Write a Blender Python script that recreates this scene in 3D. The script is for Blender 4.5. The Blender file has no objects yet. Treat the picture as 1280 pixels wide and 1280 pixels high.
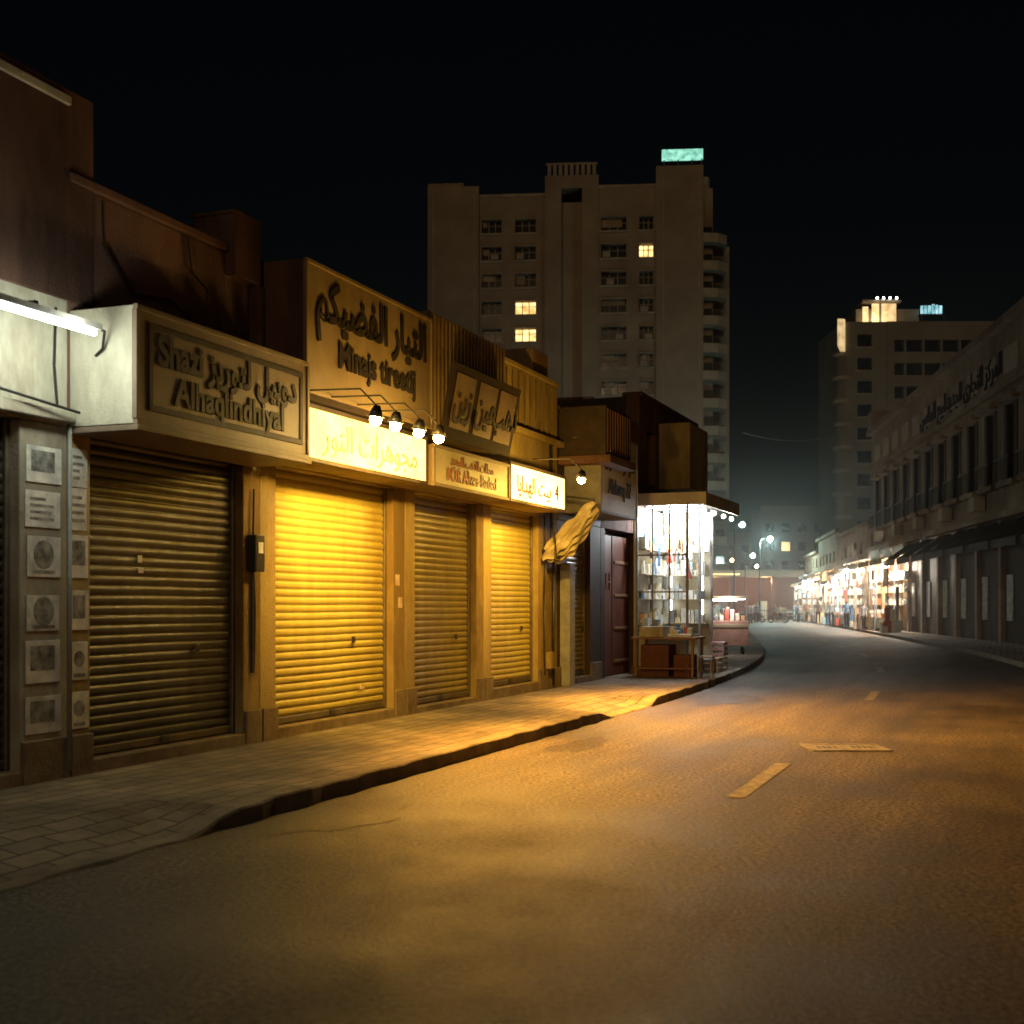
import bpy,bmesh,math,random
from mathutils import Vector,Matrix
random.seed(7)
R=random.random
def U(a,b): return a+(b-a)*R()
scene=bpy.context.scene
scene.view_settings.view_transform='Standard'
scene.view_settings.look='None'
scene.view_settings.exposure=0
COL=scene.collection
# ---------------------------------------------------------------- materials
def ramp(nt,stops):
    r=nt.nodes.new('ShaderNodeValToRGB'); el=r.color_ramp.elements
    while len(el)<len(stops): el.new(.5)
    for e,(p,c) in zip(el,stops):
        e.position=p; e.color=(c[0],c[1],c[2],1)
    return r
def noise(nt,vec,scale,detail=4,rough=.6):
    n=nt.nodes.new('ShaderNodeTexNoise'); n.inputs['Scale'].default_value=scale
    n.inputs['Detail'].default_value=detail; n.inputs['Roughness'].default_value=rough
    nt.links.new(vec,n.inputs['Vector']); return n
def M(name,c1,c2=None,rough=.8,scale=3,bump=.1,bscale=60,metal=0,stretch=(1,1,1),rot=0,spec=.3,grime=None):
    m=bpy.data.materials.new(name); m.use_nodes=True; nt=m.node_tree
    p=nt.nodes['Principled BSDF']; p.inputs['Roughness'].default_value=rough
    p.inputs['Metallic'].default_value=metal; p.inputs['Specular IOR Level'].default_value=spec
    tc=nt.nodes.new('ShaderNodeTexCoord'); mp=nt.nodes.new('ShaderNodeMapping')
    mp.inputs['Scale'].default_value=stretch; mp.inputs['Rotation'].default_value=(0,0,rot)
    nt.links.new(tc.outputs['Object'],mp.inputs['Vector'])
    v=mp.outputs['Vector']
    c2=c2 or tuple(x*.6 for x in c1)
    n=noise(nt,v,scale,5,.65); r=ramp(nt,[(.3,c2),(.65,c1)])
    nt.links.new(n.outputs['Fac'],r.inputs['Fac']); out=r.outputs['Color']
    if grime:
        n2=noise(nt,v,scale*.35,6,.7); r2=ramp(nt,[(.42,(1,1,1)),(.62,grime)])
        nt.links.new(n2.outputs['Fac'],r2.inputs['Fac'])
        mx=nt.nodes.new('ShaderNodeMixRGB'); mx.blend_type='MULTIPLY'; mx.inputs['Fac'].default_value=1
        nt.links.new(out,mx.inputs[1]); nt.links.new(r2.outputs['Color'],mx.inputs[2]); out=mx.outputs[0]
    nt.links.new(out,p.inputs['Base Color'])
    if bump>0:
        nb=noise(nt,tc.outputs['Object'],bscale,3,.6); b=nt.nodes.new('ShaderNodeBump')
        b.inputs['Strength'].default_value=bump; b.inputs['Distance'].default_value=.02
        nt.links.new(nb.outputs['Fac'],b.inputs['Height']); nt.links.new(b.outputs['Normal'],p.inputs['Normal'])
    return m
def E(name,c,s,c2=None,scale=3,sample=False):
    m=bpy.data.materials.new(name); m.use_nodes=True; nt=m.node_tree
    p=nt.nodes['Principled BSDF']; p.inputs['Base Color'].default_value=(*c,1)
    p.inputs['Emission Color'].default_value=(*c,1); p.inputs['Emission Strength'].default_value=s
    if not sample: m.cycles.emission_sampling='NONE'
    if c2:
        tc=nt.nodes.new('ShaderNodeTexCoord'); n=noise(nt,tc.outputs['Object'],scale)
        r=ramp(nt,[(.35,c2),(.6,c)]); nt.links.new(n.outputs['Fac'],r.inputs['Fac'])
        nt.links.new(r.outputs['Color'],p.inputs['Emission Color'])
    return m
ANG=math.atan2(.932,.361)
m_wallbrown=M('stucco_brown',(.20,.11,.085),(.11,.06,.05),.9,1.2,.5,35,stretch=(1,1,.35),grime=(.35,.33,.32))
m_wallwhite=M('stucco_white',(.6,.58,.5),(.38,.37,.32),.9,1.5,.4,35,stretch=(1,1,.4),grime=(.5,.46,.42))
m_wallcream=M('stucco_cream',(.42,.33,.15),(.29,.22,.10),.85,1.5,.4,35,stretch=(1,1,.4),grime=(.45,.38,.3))
m_plinth=M('plinth_stone',(.2,.15,.1),(.1,.07,.05),.85,4,.5,30)
m_shut1=M('shutter_galvanised',(.085,.082,.084),(.06,.057,.057),.45,2.2,0,8,metal=.25,stretch=(1,1,.25),grime=(.5,.45,.4))
m_shut2=M('shutter_cream',(.48,.41,.13),(.39,.33,.10),.42,1.6,0,8,metal=.1,stretch=(1,1,.3),grime=(.75,.68,.55))
m_shut3=M('shutter_tan',(.30,.25,.11),(.21,.17,.07),.42,1.8,0,8,metal=.1,stretch=(1,1,.3),grime=(.6,.55,.45))
m_rail=M('shutter_rail',(.16,.13,.1),None,.5,5,.1,metal=.5)
m_signtan=M('sign_panel_tan',(.33,.26,.17),(.24,.18,.11),.6,1.2,.05,20,stretch=(1,1,.4),grime=(.6,.55,.5))
m_signtan2=M('sign_panel_dusty',(.24,.19,.15),(.17,.13,.10),.6,1.2,.05,20,stretch=(1,1,.4),grime=(.6,.55,.5))
m_signwhite=M('sign_panel_white',(.6,.55,.42),(.45,.4,.3),.5,1.5,.04,20,grime=(.7,.65,.55))
m_signdark=M('sign_panel_dark',(.04,.028,.022),(.03,.022,.018),.8,3,.05,spec=.1)
m_frame=M('sign_frame_dark',(.07,.05,.045),None,.5,5,.05)
m_letter=M('letter_dark',(.025,.018,.02),None,.7,8,.03)
m_letterred=M('letter_red',(.3,.07,.03),None,.5,8,.03)
m_rib=M('ribbed_cladding',(.28,.20,.11),(.17,.12,.065),.6,2,.05,20,grime=(.6,.55,.5))
m_metal=M('dark_metal',(.08,.075,.07),None,.45,8,.05,metal=.6)
m_grey=M('painted_grey',(.3,.3,.3),None,.6,5,.05)
m_cable=M('cable_black',(.02,.02,.02),None,.6,5,0)
m_paper=M('poster_paper',(.75,.73,.68),(.3,.3,.3),.8,5,.02)
m_ink=M('poster_ink',(.06,.06,.06),(.35,.34,.32),.8,9,0)
m_paper2=M('sticker_paper',(.6,.55,.5),(.3,.1,.08),.8,14,.02)
m_cloth=M('awning_cloth_pale',(.58,.52,.38),(.36,.31,.22),.9,5,.4,14,grime=(.6,.55,.5))
m_glassdark=M('window_glass_dark',(.02,.022,.025),(.012,.012,.014),.12,1,0,spec=.6)
m_tower=M('tower_render',(.42,.34,.25),(.33,.27,.2),.9,.25,.1,3,grime=(.75,.72,.7))
m_tower2=M('tower_sill_white',(.5,.42,.32),None,.8,.5,0)
m_balc=M('balcony_render',(.5,.42,.33),(.35,.3,.22),.9,.5,0)
m_rt=M('far_tower_concrete',(.3,.26,.2),(.22,.19,.15),.9,.25,0)
m_rb=M('plaster_warm',(.42,.32,.22),(.28,.21,.15),.9,.6,.2,10,grime=(.55,.5,.48))
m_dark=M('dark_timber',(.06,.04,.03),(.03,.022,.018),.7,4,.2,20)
m_reddoor=M('door_red_brown',(.16,.05,.03),(.09,.03,.02),.6,4,.1)
m_wood=M('table_wood',(.3,.16,.08),(.18,.09,.05),.6,6,.1,stretch=(1,1,5))
m_winlit=E('window_lit_warm',(1,.72,.3),2.0,(.5,.28,.08),.9)
m_tube=E('fluorescent_tube',(.8,1,.92),14)
m_tubew=E('fluorescent_tube_cool',(.9,.97,1),14)
m_bulb=E('sodium_bulb',(1,.78,.32),150)
m_bulbw=E('white_bulb',(1,.95,.85),30)
m_bulbt=E('teal_bulb',(.6,1,.95),40)
m_bulbo=E('orange_bulb',(1,.55,.2),25)
m_lightbox=E('lightbox_face',(1,.82,.38),2.4,(1,.70,.22),3,True)
m_panelglow=E('sign_panel_painted_glow',(1,.76,.26),2.3,(1,.58,.09),1.6,True)  # yellow panel emits, standing in for the lamplight that falls on it
m_green=E('rooftop_sign_green',(.35,.8,.62),1.2,(.1,.35,.28),1.5)
m_roofcyan=E('rooftop_sign_cyan',(.5,.9,1),1.0,(.1,.3,.35),1.5)
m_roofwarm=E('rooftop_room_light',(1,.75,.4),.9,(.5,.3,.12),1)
GOODS=[M('goods_%d'%i,c,None,.5,12,0) for i,c in enumerate([(.8,.8,.76),(.5,.12,.08),(.12,.25,.42),(.7,.6,.35),(.75,.72,.62),(.5,.35,.4),(.25,.25,.27),(.8,.75,.6),(.55,.65,.66),(.65,.4,.22)])]
PALE=[0,0,4,4,7,7,8,3,9,0,8,6,2,1]
def gk(): return random.choice(PALE)
def asphalt(name,dark=1):
    m=bpy.data.materials.new(name); m.use_nodes=True; nt=m.node_tree; L=nt.links
    p=nt.nodes['Principled BSDF']; p.inputs['Specular IOR Level'].default_value=.35
    tc=nt.nodes.new('ShaderNodeTexCoord'); mp=nt.nodes.new('ShaderNodeMapping'); mp.inputs['Rotation'].default_value=(0,0,-ANG)
    L.new(tc.outputs['Object'],mp.inputs['Vector'])
    mp2=nt.nodes.new('ShaderNodeMapping'); mp2.inputs['Scale'].default_value=(.12,1,1); L.new(mp.outputs['Vector'],mp2.inputs['Vector'])
    big=noise(nt,mp2.outputs['Vector'],1.8,6,.65); r=ramp(nt,[(.3,(.040*dark,.031*dark,.024*dark)),(.7,(.10*dark,.078*dark,.058*dark))]); L.new(big.outputs['Fac'],r.inputs['Fac'])
    g=noise(nt,tc.outputs['Object'],26,4,.8); rg=ramp(nt,[(.42,(.08,.08,.08)),(.61,(2.7,2.7,2.7))]); L.new(g.outputs['Fac'],rg.inputs['Fac'])
    mx=nt.nodes.new('ShaderNodeMixRGB'); mx.blend_type='MULTIPLY'; mx.inputs[0].default_value=1
    L.new(r.outputs[0],mx.inputs[1]); L.new(rg.outputs[0],mx.inputs[2])
    pt=noise(nt,mp.outputs['Vector'],.5,7,.72); rp=ramp(nt,[(.42,(.6,.6,.6)),(.58,(1.1,1.1,1.1))]); L.new(pt.outputs['Fac'],rp.inputs['Fac'])
    mx2=nt.nodes.new('ShaderNodeMixRGB'); mx2.blend_type='MULTIPLY'; mx2.inputs[0].default_value=1
    L.new(mx.outputs[0],mx2.inputs[1]); L.new(rp.outputs[0],mx2.inputs[2])
    L.new(mx2.outputs[0],p.inputs['Base Color'])
    rr=ramp(nt,[(.35,(.52,.52,.52)),(.65,(.72,.72,.72))]); L.new(pt.outputs['Fac'],rr.inputs['Fac']); L.new(rr.outputs[0],p.inputs['Roughness'])
    b=nt.nodes.new('ShaderNodeBump'); b.inputs['Strength'].default_value=.8; b.inputs['Distance'].default_value=.014
    L.new(g.outputs['Fac'],b.inputs['Height'])
    L.new(b.outputs['Normal'],p.inputs['Normal'])
    return m
m_asph=asphalt('asphalt'); m_asphpatch=asphalt('asphalt_patch',.55)
def pavers():
    m=bpy.data.materials.new('paving_blocks'); m.use_nodes=True; nt=m.node_tree; L=nt.links
    p=nt.nodes['Principled BSDF']; p.inputs['Roughness'].default_value=.8
    tc=nt.nodes.new('ShaderNodeTexCoord'); mp=nt.nodes.new('ShaderNodeMapping'); mp.inputs['Rotation'].default_value=(0,0,-ANG)
    L.new(tc.outputs['Object'],mp.inputs['Vector'])
    br=nt.nodes.new('ShaderNodeTexBrick'); L.new(mp.outputs['Vector'],br.inputs['Vector'])
    br.inputs['Scale'].default_value=1; br.inputs['Brick Width'].default_value=.4; br.inputs['Row Height'].default_value=.2
    br.inputs['Mortar Size'].default_value=.01
    br.inputs['Color1'].default_value=(.27,.22,.155,1); br.inputs['Color2'].default_value=(.19,.155,.115,1); br.inputs['Mortar'].default_value=(.04,.033,.027,1)
    n=noise(nt,mp.outputs['Vector'],1.1,8,.7); r=ramp(nt,[(.35,(.4,.37,.33)),(.62,(1.1,1.1,1.1))]); L.new(n.outputs['Fac'],r.inputs['Fac'])
    mx=nt.nodes.new('ShaderNodeMixRGB'); mx.blend_type='MULTIPLY'; mx.inputs[0].default_value=1
    L.new(br.outputs['Color'],mx.inputs[1]); L.new(r.outputs[0],mx.inputs[2]); L.new(mx.outputs[0],p.inputs['Base Color'])
    n2=noise(nt,tc.outputs['Object'],40,3,.6)
    b=nt.nodes.new('ShaderNodeBump'); b.inputs['Strength'].default_value=.5; b.inputs['Distance'].default_value=.01; L.new(n2.outputs['Fac'],b.inputs['Height'])
    b2=nt.nodes.new('ShaderNodeBump'); b2.invert=True; b2.inputs['Strength'].default_value=.8; b2.inputs['Distance'].default_value=.01
    L.new(br.outputs['Fac'],b2.inputs['Height']); L.new(b.outputs['Normal'],b2.inputs['Normal']); L.new(b2.outputs['Normal'],p.inputs['Normal'])
    return m
m_pave=pavers()
m_kerb=M('kerb_concrete',(.24,.20,.15),(.12,.10,.08),.85,3,.5,30)
m_paint=M('road_paint_worn',(.26,.23,.18),(.06,.052,.043),.7,9,.3,60)
m_ground=M('ground_dust',(.10,.085,.07),(.06,.05,.045),.95,.6,.3,10)
# ---------------------------------------------------------------- frames and builders
class Fr:
    def __init__(s,ox,oy,rx,ry):
        l=math.hypot(rx,ry); s.o=Vector((ox,oy,0)); s.r=Vector((rx/l,ry/l,0)); s.n=Vector((ry/l,-rx/l,0))
    def p(s,a,b,z): return s.o+s.r*a+s.n*b+Vector((0,0,z))
SH=Fr(-2.65,14.38,.361,.932)
class B:
    def __init__(s,name,fr,a=0,b=0,z=0,bevel=0):
        s.f=fr; s.base=fr.p(a,b,z); s.parts={}; s.bevel=bevel
        s.e=bpy.data.objects.new(name,None); s.e.location=s.base; s.e.empty_display_size=.3; COL.objects.link(s.e)
    def g(s,part,mat):
        if part not in s.parts: s.parts[part]=(bmesh.new(),mat)
        return s.parts[part][0]
    def v(s,bm,q): return bm.verts.new(s.f.p(*q)-s.base)
    def box(s,part,mat,a0,a1,b0,b1,z0,z1):
        bm=s.g(part,mat)
        vs=[s.v(bm,(a,b,z)) for z in (z0,z1) for a,b in ((a0,b0),(a1,b0),(a1,b1),(a0,b1))]
        for f in ((0,1,2,3),(4,5,6,7),(0,1,5,4),(1,2,6,5),(2,3,7,6),(3,0,4,7)): bm.faces.new([vs[i] for i in f])
    def prism(s,part,mat,prof,a0,a1):
        bm=s.g(part,mat)
        A=[s.v(bm,(a0,b,z)) for b,z in prof]; C=[s.v(bm,(a1,b,z)) for b,z in prof]; n=len(prof)
        bm.faces.new(A); bm.faces.new(C)
        for i in range(n): bm.faces.new([A[i],A[(i+1)%n],C[(i+1)%n],C[i]])
    def plan(s,part,mat,pts,z0,z1):
        bm=s.g(part,mat); A=[s.v(bm,(a,b,z0)) for a,b in pts]; C=[s.v(bm,(a,b,z1)) for a,b in pts]; n=len(pts)
        bm.faces.new(A); bm.faces.new(C)
        for i in range(n): bm.faces.new([A[i],A[(i+1)%n],C[(i+1)%n],C[i]])
    def cyl(s,part,mat,p0,p1,r0,r1=None,seg=10):
        if r1 is None: r1=r0
        bm=s.g(part,mat); P=s.f.p(*p0)-s.base; Q=s.f.p(*p1)-s.base; d=(Q-P).normalized()
        x=d.orthogonal().normalized(); y=d.cross(x)
        A=[bm.verts.new(P+(x*math.cos(t)+y*math.sin(t))*r0) for t in [i*math.tau/seg for i in range(seg)]]
        C=[bm.verts.new(Q+(x*math.cos(t)+y*math.sin(t))*max(r1,.001)) for t in [i*math.tau/seg for i in range(seg)]]
        bm.faces.new(A); bm.faces.new(C)
        for i in range(seg): bm.faces.new([A[i],A[(i+1)%seg],C[(i+1)%seg],C[i]])
    def pipe(s,part,mat,pts,r,seg=6):
        for a,b in zip(pts[:-1],pts[1:]): s.cyl(part,mat,a,b,r,r,seg)
    def ball(s,part,mat,q,r):
        bm=s.g(part,mat); P=s.f.p(*q)-s.base
        bmesh.ops.create_icosphere(bm,subdivisions=2,radius=r,matrix=Matrix.Translation(P))
    def text(s,part,mat,body,a,b,z,size,ext=.015,sx=1,space=1,bold=.0,align='CENTER',tilt=0):
        c=bpy.data.curves.new(part,'FONT'); c.body=body; c.size=size; c.extrude=ext; c.offset=bold
        c.align_x=align; c.align_y='CENTER'; c.space_character=space
        o=bpy.data.objects.new(part,c); COL.objects.link(o); o.parent=s.e; c.materials.append(mat)
        r,n=s.f.r,s.f.n; ct,st=math.cos(tilt),math.sin(tilt)
        X=r; Y=Vector((0,0,1))*ct+n*st; Z=X.cross(Y)
        m=Matrix(((X.x*sx,Y.x,Z.x),(X.y*sx,Y.y,Z.y),(X.z*sx,Y.z,Z.z))).to_4x4()
        P=s.f.p(a,b,z)-s.base
        o.matrix_local=Matrix.Translation(P)@m
        return o
    def light(s,q,w,color,rad=.05,name='light'):
        l=bpy.data.lights.new(name,'POINT'); l.energy=w; l.color=color; l.shadow_soft_size=rad
        o=bpy.data.objects.new(name,l); COL.objects.link(o); o.parent=s.e; o.location=s.f.p(*q)-s.base
    def spotl(s,q,aim,w,color,ang=110,rad=.05,name='spot_beam'):
        l=bpy.data.lights.new(name,'SPOT'); l.energy=w; l.color=color; l.shadow_soft_size=rad; l.spot_size=math.radians(ang); l.spot_blend=.9
        o=bpy.data.objects.new(name,l); COL.objects.link(o); o.parent=s.e; o.location=s.f.p(*q)-s.base
        o.rotation_euler=(s.f.p(*aim)-s.f.p(*q)).to_track_quat('-Z','Y').to_euler()
    def done(s,smooth=()):
        for k,(bm,mat) in s.parts.items():
            bmesh.ops.recalc_face_normals(bm,faces=bm.faces)
            me=bpy.data.meshes.new(k); bm.to_mesh(me); bm.free(); me.materials.append(mat)
            if k in smooth:
                for p in me.polygons: p.use_smooth=True
            o=bpy.data.objects.new(k,me); COL.objects.link(o); o.parent=s.e
            if s.bevel and not k in smooth and len(me.polygons)<3000:
                md=o.modifiers.new('bevel','BEVEL'); md.width=s.bevel; md.segments=2; md.limit_method='ANGLE'
        return s.e
def grid(bl,part,mat,a0,a1,z0,z1,cols,rows,b0,b1):
    x=a0
    for c0,c1 in sorted(cols):
        if c0>x+.001: bl.box(part,mat,x,c0,b0,b1,z0,z1)
        z=z0
        for r0,r1 in sorted(rows):
            if r0>z+.001: bl.box(part,mat,c0,c1,b0,b1,z,r0)
            z=r1
        if z<z1-.001: bl.box(part,mat,c0,c1,b0,b1,z,z1)
        x=c1
    if x<a1-.001: bl.box(part,mat,x,a1,b0,b1,z0,z1)
AR={'ا':(0xFE8D,2),'ب':(0xFE8F,4),'ت':(0xFE95,4),'ة':(0xFE93,2),'ج':(0xFE9D,4),'ح':(0xFEA1,4),'د':(0xFEA9,2),'ذ':(0xFEAB,2),'ر':(0xFEAD,2),'ز':(0xFEAF,2),
'س':(0xFEB1,4),'ش':(0xFEB5,4),'ص':(0xFEB9,4),'ض':(0xFEBD,4),'ع':(0xFEC9,4),'ف':(0xFED1,4),'ق':(0xFED5,4),'ك':(0xFED9,4),'ل':(0xFEDD,4),'م':(0xFEE1,4),'ن':(0xFEE5,4),'ه':(0xFEE9,4),'و':(0xFEED,2),'ي':(0xFEF1,4)}
def ar(t):
    out=[]
    for i,ch in enumerate(t):
        if ch not in AR: out.append(ch); continue
        base,nf=AR[ch]
        prev=i>0 and t[i-1] in AR and AR[t[i-1]][1]==4
        nxt=i<len(t)-1 and t[i+1] in AR and nf==4
        f=3 if (prev and nxt) else 2 if nxt else 1 if prev else 0
        out.append(chr(base+f))
    return ''.join(reversed(out))
# ---------------------------------------------------------------- ground, road, pavements
def centre(u):
    if u<6: return 5.5
    if u<34: return 5.5-.0037*(u-6)**2
    return 5.5-.0037*28**2-.2072*(u-34)
def mesh_obj(name,bm,mats,smooth=False):
    bmesh.ops.recalc_face_normals(bm,faces=bm.faces)
    me=bpy.data.meshes.new(name); bm.to_mesh(me); bm.free()
    for m in mats: me.materials.append(m)
    if smooth:
        for p in me.polygons: p.use_smooth=True
    o=bpy.data.objects.new(name,me); COL.objects.link(o); return o
bm=bmesh.new(); S=2500
bm.faces.new([bm.verts.new(p) for p in ((-S,-S,-.006),(S,-S,-.006),(S,S,-.006),(-S,S,-.006))]); mesh_obj('ground',bm,[m_ground])
us=[-40+i*2 for i in range(15)]+[-10+i*.25 for i in range(140)]+[25+i*2 for i in range(90)]
bm=bmesh.new(); rows=[]
for u in us:
    c=centre(u); rows.append([bm.verts.new(SH.p(u,c+o,0)) for o in (-3.3,-1.5,0,1.5,3.75)])
for A,C in zip(rows[:-1],rows[1:]):
    for i in range(4): bm.faces.new([A[i],A[i+1],C[i+1],C[i]])
mesh_obj('road',bm,[m_asph])
bm=bmesh.new()
for u,w,ru,rw in ((-3.6,2.85,.9,.38),(1.8,3.0,.8,.25),(9.5,3.2,1.3,.5)):
    pts=[]
    for i in range(36):
        t=i*math.tau/36; k=1+.16*math.sin(3*t+u)+.1*math.sin(7*t+w)+U(-.06,.06)
        pts.append(bm.verts.new(SH.p(u+ru*k*math.cos(t),w+rw*k*math.sin(t),.004)))
    bm.faces.new(pts)
mesh_obj('road_patch',bm,[m_asphpatch])
def sm(x): x=max(0,min(1,x)); return x*x*(3-2*x)
def kh(u):
    h=.14
    h=min(h,.02+.12*sm((u+4.9)/.8)) if u<-3.9 else h
    if 4.6<u<8.2:
        d=sm((u-4.7)/.7)*sm((8.1-u)/.6); h=.14-.12*d
    return h
def pavement(side):
    bm=bmesh.new(); rows=[]
    for u in us:
        c=centre(u); j=.015*math.sin(u*7.3)+.012*math.sin(u*17.1)
        jz=.006*math.sin(u*5.1)+.004*math.sin(u*13)
        if side<0:
            k=c-3.17+j; h=kh(u)+jz
            inner=min(-3,k-9)
            pr=[(k,-.01),(k-.015,h-.015),(k-.03,h),(k-.17,h+.003),(k-.9,.14),(k-1.6,.14),(inner,.14)]
        else:
            k=c+3.6+j; h=.14+jz
            pr=[(k,-.01),(k+.015,h-.015),(k+.03,h),(k+.17,h+.003),(k+.9,.14),(k+1.6,.14),(k+14,.14)]
        rows.append([bm.verts.new(SH.p(u,w,z)) for w,z in pr])
    for A,C in zip(rows[:-1],rows[1:]):
        for i in range(6):
            f=bm.faces.new([A[i],A[i+1],C[i+1],C[i]]); f.material_index=1 if i<3 else 0
    return mesh_obj('pavement',bm,[m_pave,m_kerb])
pavement(-1); pavement(1)
bm=bmesh.new()
for u0,L in ((-1.6,2.5),(10.2,2.4),(19.6,2.6),(29,2.6),(37.5,2.6),(46,2.6),(55,2.6),(64,2.6),(73,2.6)):
    n=8
    for i in range(n):
        u1=u0+L*i/n; u2=u0+L*(i+1)/n
        j=U(-.01,.01)
        f=bm.faces.new([bm.verts.new(SH.p(u,centre(u)+o,.005)) for u,o in ((u1,-.08+j),(u1,.08),(u2,.08),(u2,-.08+j))])
mesh_obj('road_centre_marking',bm,[m_paint])
m_lid=M('cover_plate_worn',(.26,.23,.18),(.08,.07,.06),.55,7,.3,40,metal=.2)
g=B('drain_cover',Fr(3.82,14.7,1,0),0,0,0)
for x0,x1,y0,y1 in ((-.45,.45,-.36,-.30),(-.45,.45,.30,.36),(-.45,-.39,-.30,.30),(.39,.45,-.30,.30)): g.box('frame',m_lid,x0,x1,y0,y1,0.001,.012)
g.box('lid',m_lid,-.38,-.005,-.29,.29,.001,.009); g.box('lid',m_lid,.005,.38,-.29,.29,.001,.009)
for i in range(4):
    for s in (-1,1): g.box('lid_slot',m_cable,s*.2-.12+i*.065,s*.2-.09+i*.065,-.1,.1,.0095,.0105)
g.done()
# ---------------------------------------------------------------- shops
def shutter(bl,a0,a1,z0,z1,mat,b=-.15,pitch=.092):
    bm=bl.g('roller_shutter',mat); n=int((z1-z0)/pitch)-1; pts=[]
    for i in range(n+1):
        z=z0+.09+i*pitch; jj=U(-.002,.003)
        for dz,db in ((0,0),(.010,.0),(.018,.010),(.04,.015),(.06,.015),(.08,.010),(.088,.0)):
            if z+dz<z1+.02: pts.append((z+dz,db+b+jj))
    na=max(6,int((a1-a0)/.15)); cols=[]
    bumps=[(U(a0,a1),U(z0,z1-1),U(.12,.4),U(-.012,.010)) for _ in range(6)]
    for i in range(na+1):
        a=a0+(a1-a0)*i/na; col=[]
        for z,db in pts:
            d=sum(h*math.exp(-((a-x)**2+((z-y)*1.5)**2)/(w*w)) for x,y,w,h in bumps)
            col.append(bl.v(bm,(a,db+d,z+.002*math.sin(a*3+z))))
        cols.append(col)
    for A,C in zip(cols[:-1],cols[1:]):
        for i in range(len(A)-1): bm.faces.new([A[i],A[i+1],C[i+1],C[i]])
    bl.box('shutter_bottom_bar',m_rail,a0+.01,a1-.01,b-.02,b+.035,z0+.01,z0+.09)
    bl.box('shutter_guide',m_rail,a0,a0+.05,b-.03,b+.05,z0,z1); bl.box('shutter_guide',m_rail,a1-.05,a1,b-.03,b+.05,z0,z1)
    bl.box('shutter_lock',m_metal,(a0+a1)/2-.06,(a0+a1)/2+.06,b+.036,b+.06,z0+.03,z0+.1)
    bl.box('shutter_lock',m_metal,(a0+a1)/2+.5,(a0+a1)/2+.58,b+.036,b+.06,z0+.9,z0+.98)
def shop(name,a0,a1,s0,s1,top,wall,shut,ztop=3.2,step=.26,pier=None):
    bl=B(name,SH,(a0+a1)/2,0,.14,bevel=.012); pier=pier or wall
    bl.box('walls',wall,a0,a1,-8,-.32,0.0,top)
    bl.box('lintel',wall,a0,a1,-.318,0,ztop,top-.003)
    bl.box('pier',pier,a0,s0,-.318,-.002,.0,ztop-.002); bl.box('pier',pier,s1,a1,-.318,-.002,0,ztop-.002)
    bl.box('plinth',m_plinth,a0+.01,s0-.002,-.002,.04,.1,.5); bl.box('plinth',m_plinth,s1+.002,a1-.01,-.002,.04,.1,.5)
    bl.box('doorstep',m_plinth,s0,s1,-.318,.03,.1,step)
    bl.box('parapet_coping',wall,a0,a1,-.36,.05,top,top+.08)
    shutter(bl,s0,s1,step,ztop,shut)
    return bl
def posters(bl,a0,a1):
    for z in (.55,.98,1.42,1.88,2.3,2.68):
        h=U(.3,.38); d=U(0,.03); w=a1-a0
        bl.box('pier_poster',m_paper,a0+d,a1-U(0,.04),.001,.008,z,z+h)
        q=random.randrange(3)
        if q==0: bl.box('poster_picture',m_ink,a0+d+w*.12,a0+w*.8,.0085,.0095,z+h*.3,z+h*.88)
        elif q==1:
            for k in range(4): bl.box('poster_picture',m_ink,a0+d+w*.12,a0+w*U(.5,.85),.0085,.0095,z+h*(.2+.18*k),z+h*(.28+.18*k))
        else:
            bl.cyl('poster_picture',m_ink,((a0+a1)/2,.0085,z+h*.55),((a0+a1)/2,.0095,z+h*.55),w*.28,w*.28,14); bl.box('poster_picture',m_ink,a0+d+w*.15,a0+w*.8,.0085,.0095,z+h*.08,z+h*.17)
s0=shop('shuttered_shop',-7.2,-3.42,-6.6,-4.0,6.0,m_wallwhite,m_shut1)
s0.box('roof_block',m_wallbrown,-7.2,-3.1,-4,.02,4.3,6.15)
s0.box('lintel_ledge',m_wallwhite,-7.2,-3.45,.002,.12,3.22,3.32)
s0.pipe('wall_pipe',m_grey,[(-3.45,.05,.2),(-3.45,.05,3.2)],.02)
s0.pipe('wall_cable',m_cable,[(-3.6,.03,4.2),(-3.62,.03,3.7),(-3.58,.03,3.35)],.012); s0.pipe('wall_cable',m_cable,[(-7,.15,3.4),(-5.5,.16,3.36),(-4.4,.15,3.38),(-3.5,.2,3.3)],.014)
posters(s0,-3.95,-3.5)
s0.done(('roller_shutter','wall_pipe'))
s1=shop('shuttered_shop',-3.42,-.33,-3.12,-.66,5.35,m_wallbrown,m_shut1,ztop=3.2,pier=m_wallcream)
posters(s1,-3.41,-3.15)
s1.box('chimney_block',m_wallbrown,-1.0,-.5,-.4,.12,5.1,5.75); s1.box('chimney_cap',m_wallbrown,-1.02,-.48,-.42,.14,5.75,5.79)
s1.box('downpipe_casing',m_wallbrown,-.56,-.42,.002,.12,3.9,5.1)
s1.pipe('wall_cable',m_cable,[(-3.0,.03,5.3),(-2.98,.03,4.9),(-2.6,.03,4.55),(-2,.03,4.62),(-1.4,.03,4.4),(-.6,.03,4.5)],.012)
s1.pipe('wall_cable',m_cable,[(-1.7,.03,5.3),(-1.65,.04,5.0),(-1.3,.03,4.85),(-1.25,.04,4.3)],.01)
s1.pipe('wall_cable',m_cable,[(-.5,.03,2.9),(-.52,.03,2.2),(-.48,.03,1.6),(-.5,.03,.9)],.012)
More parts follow.
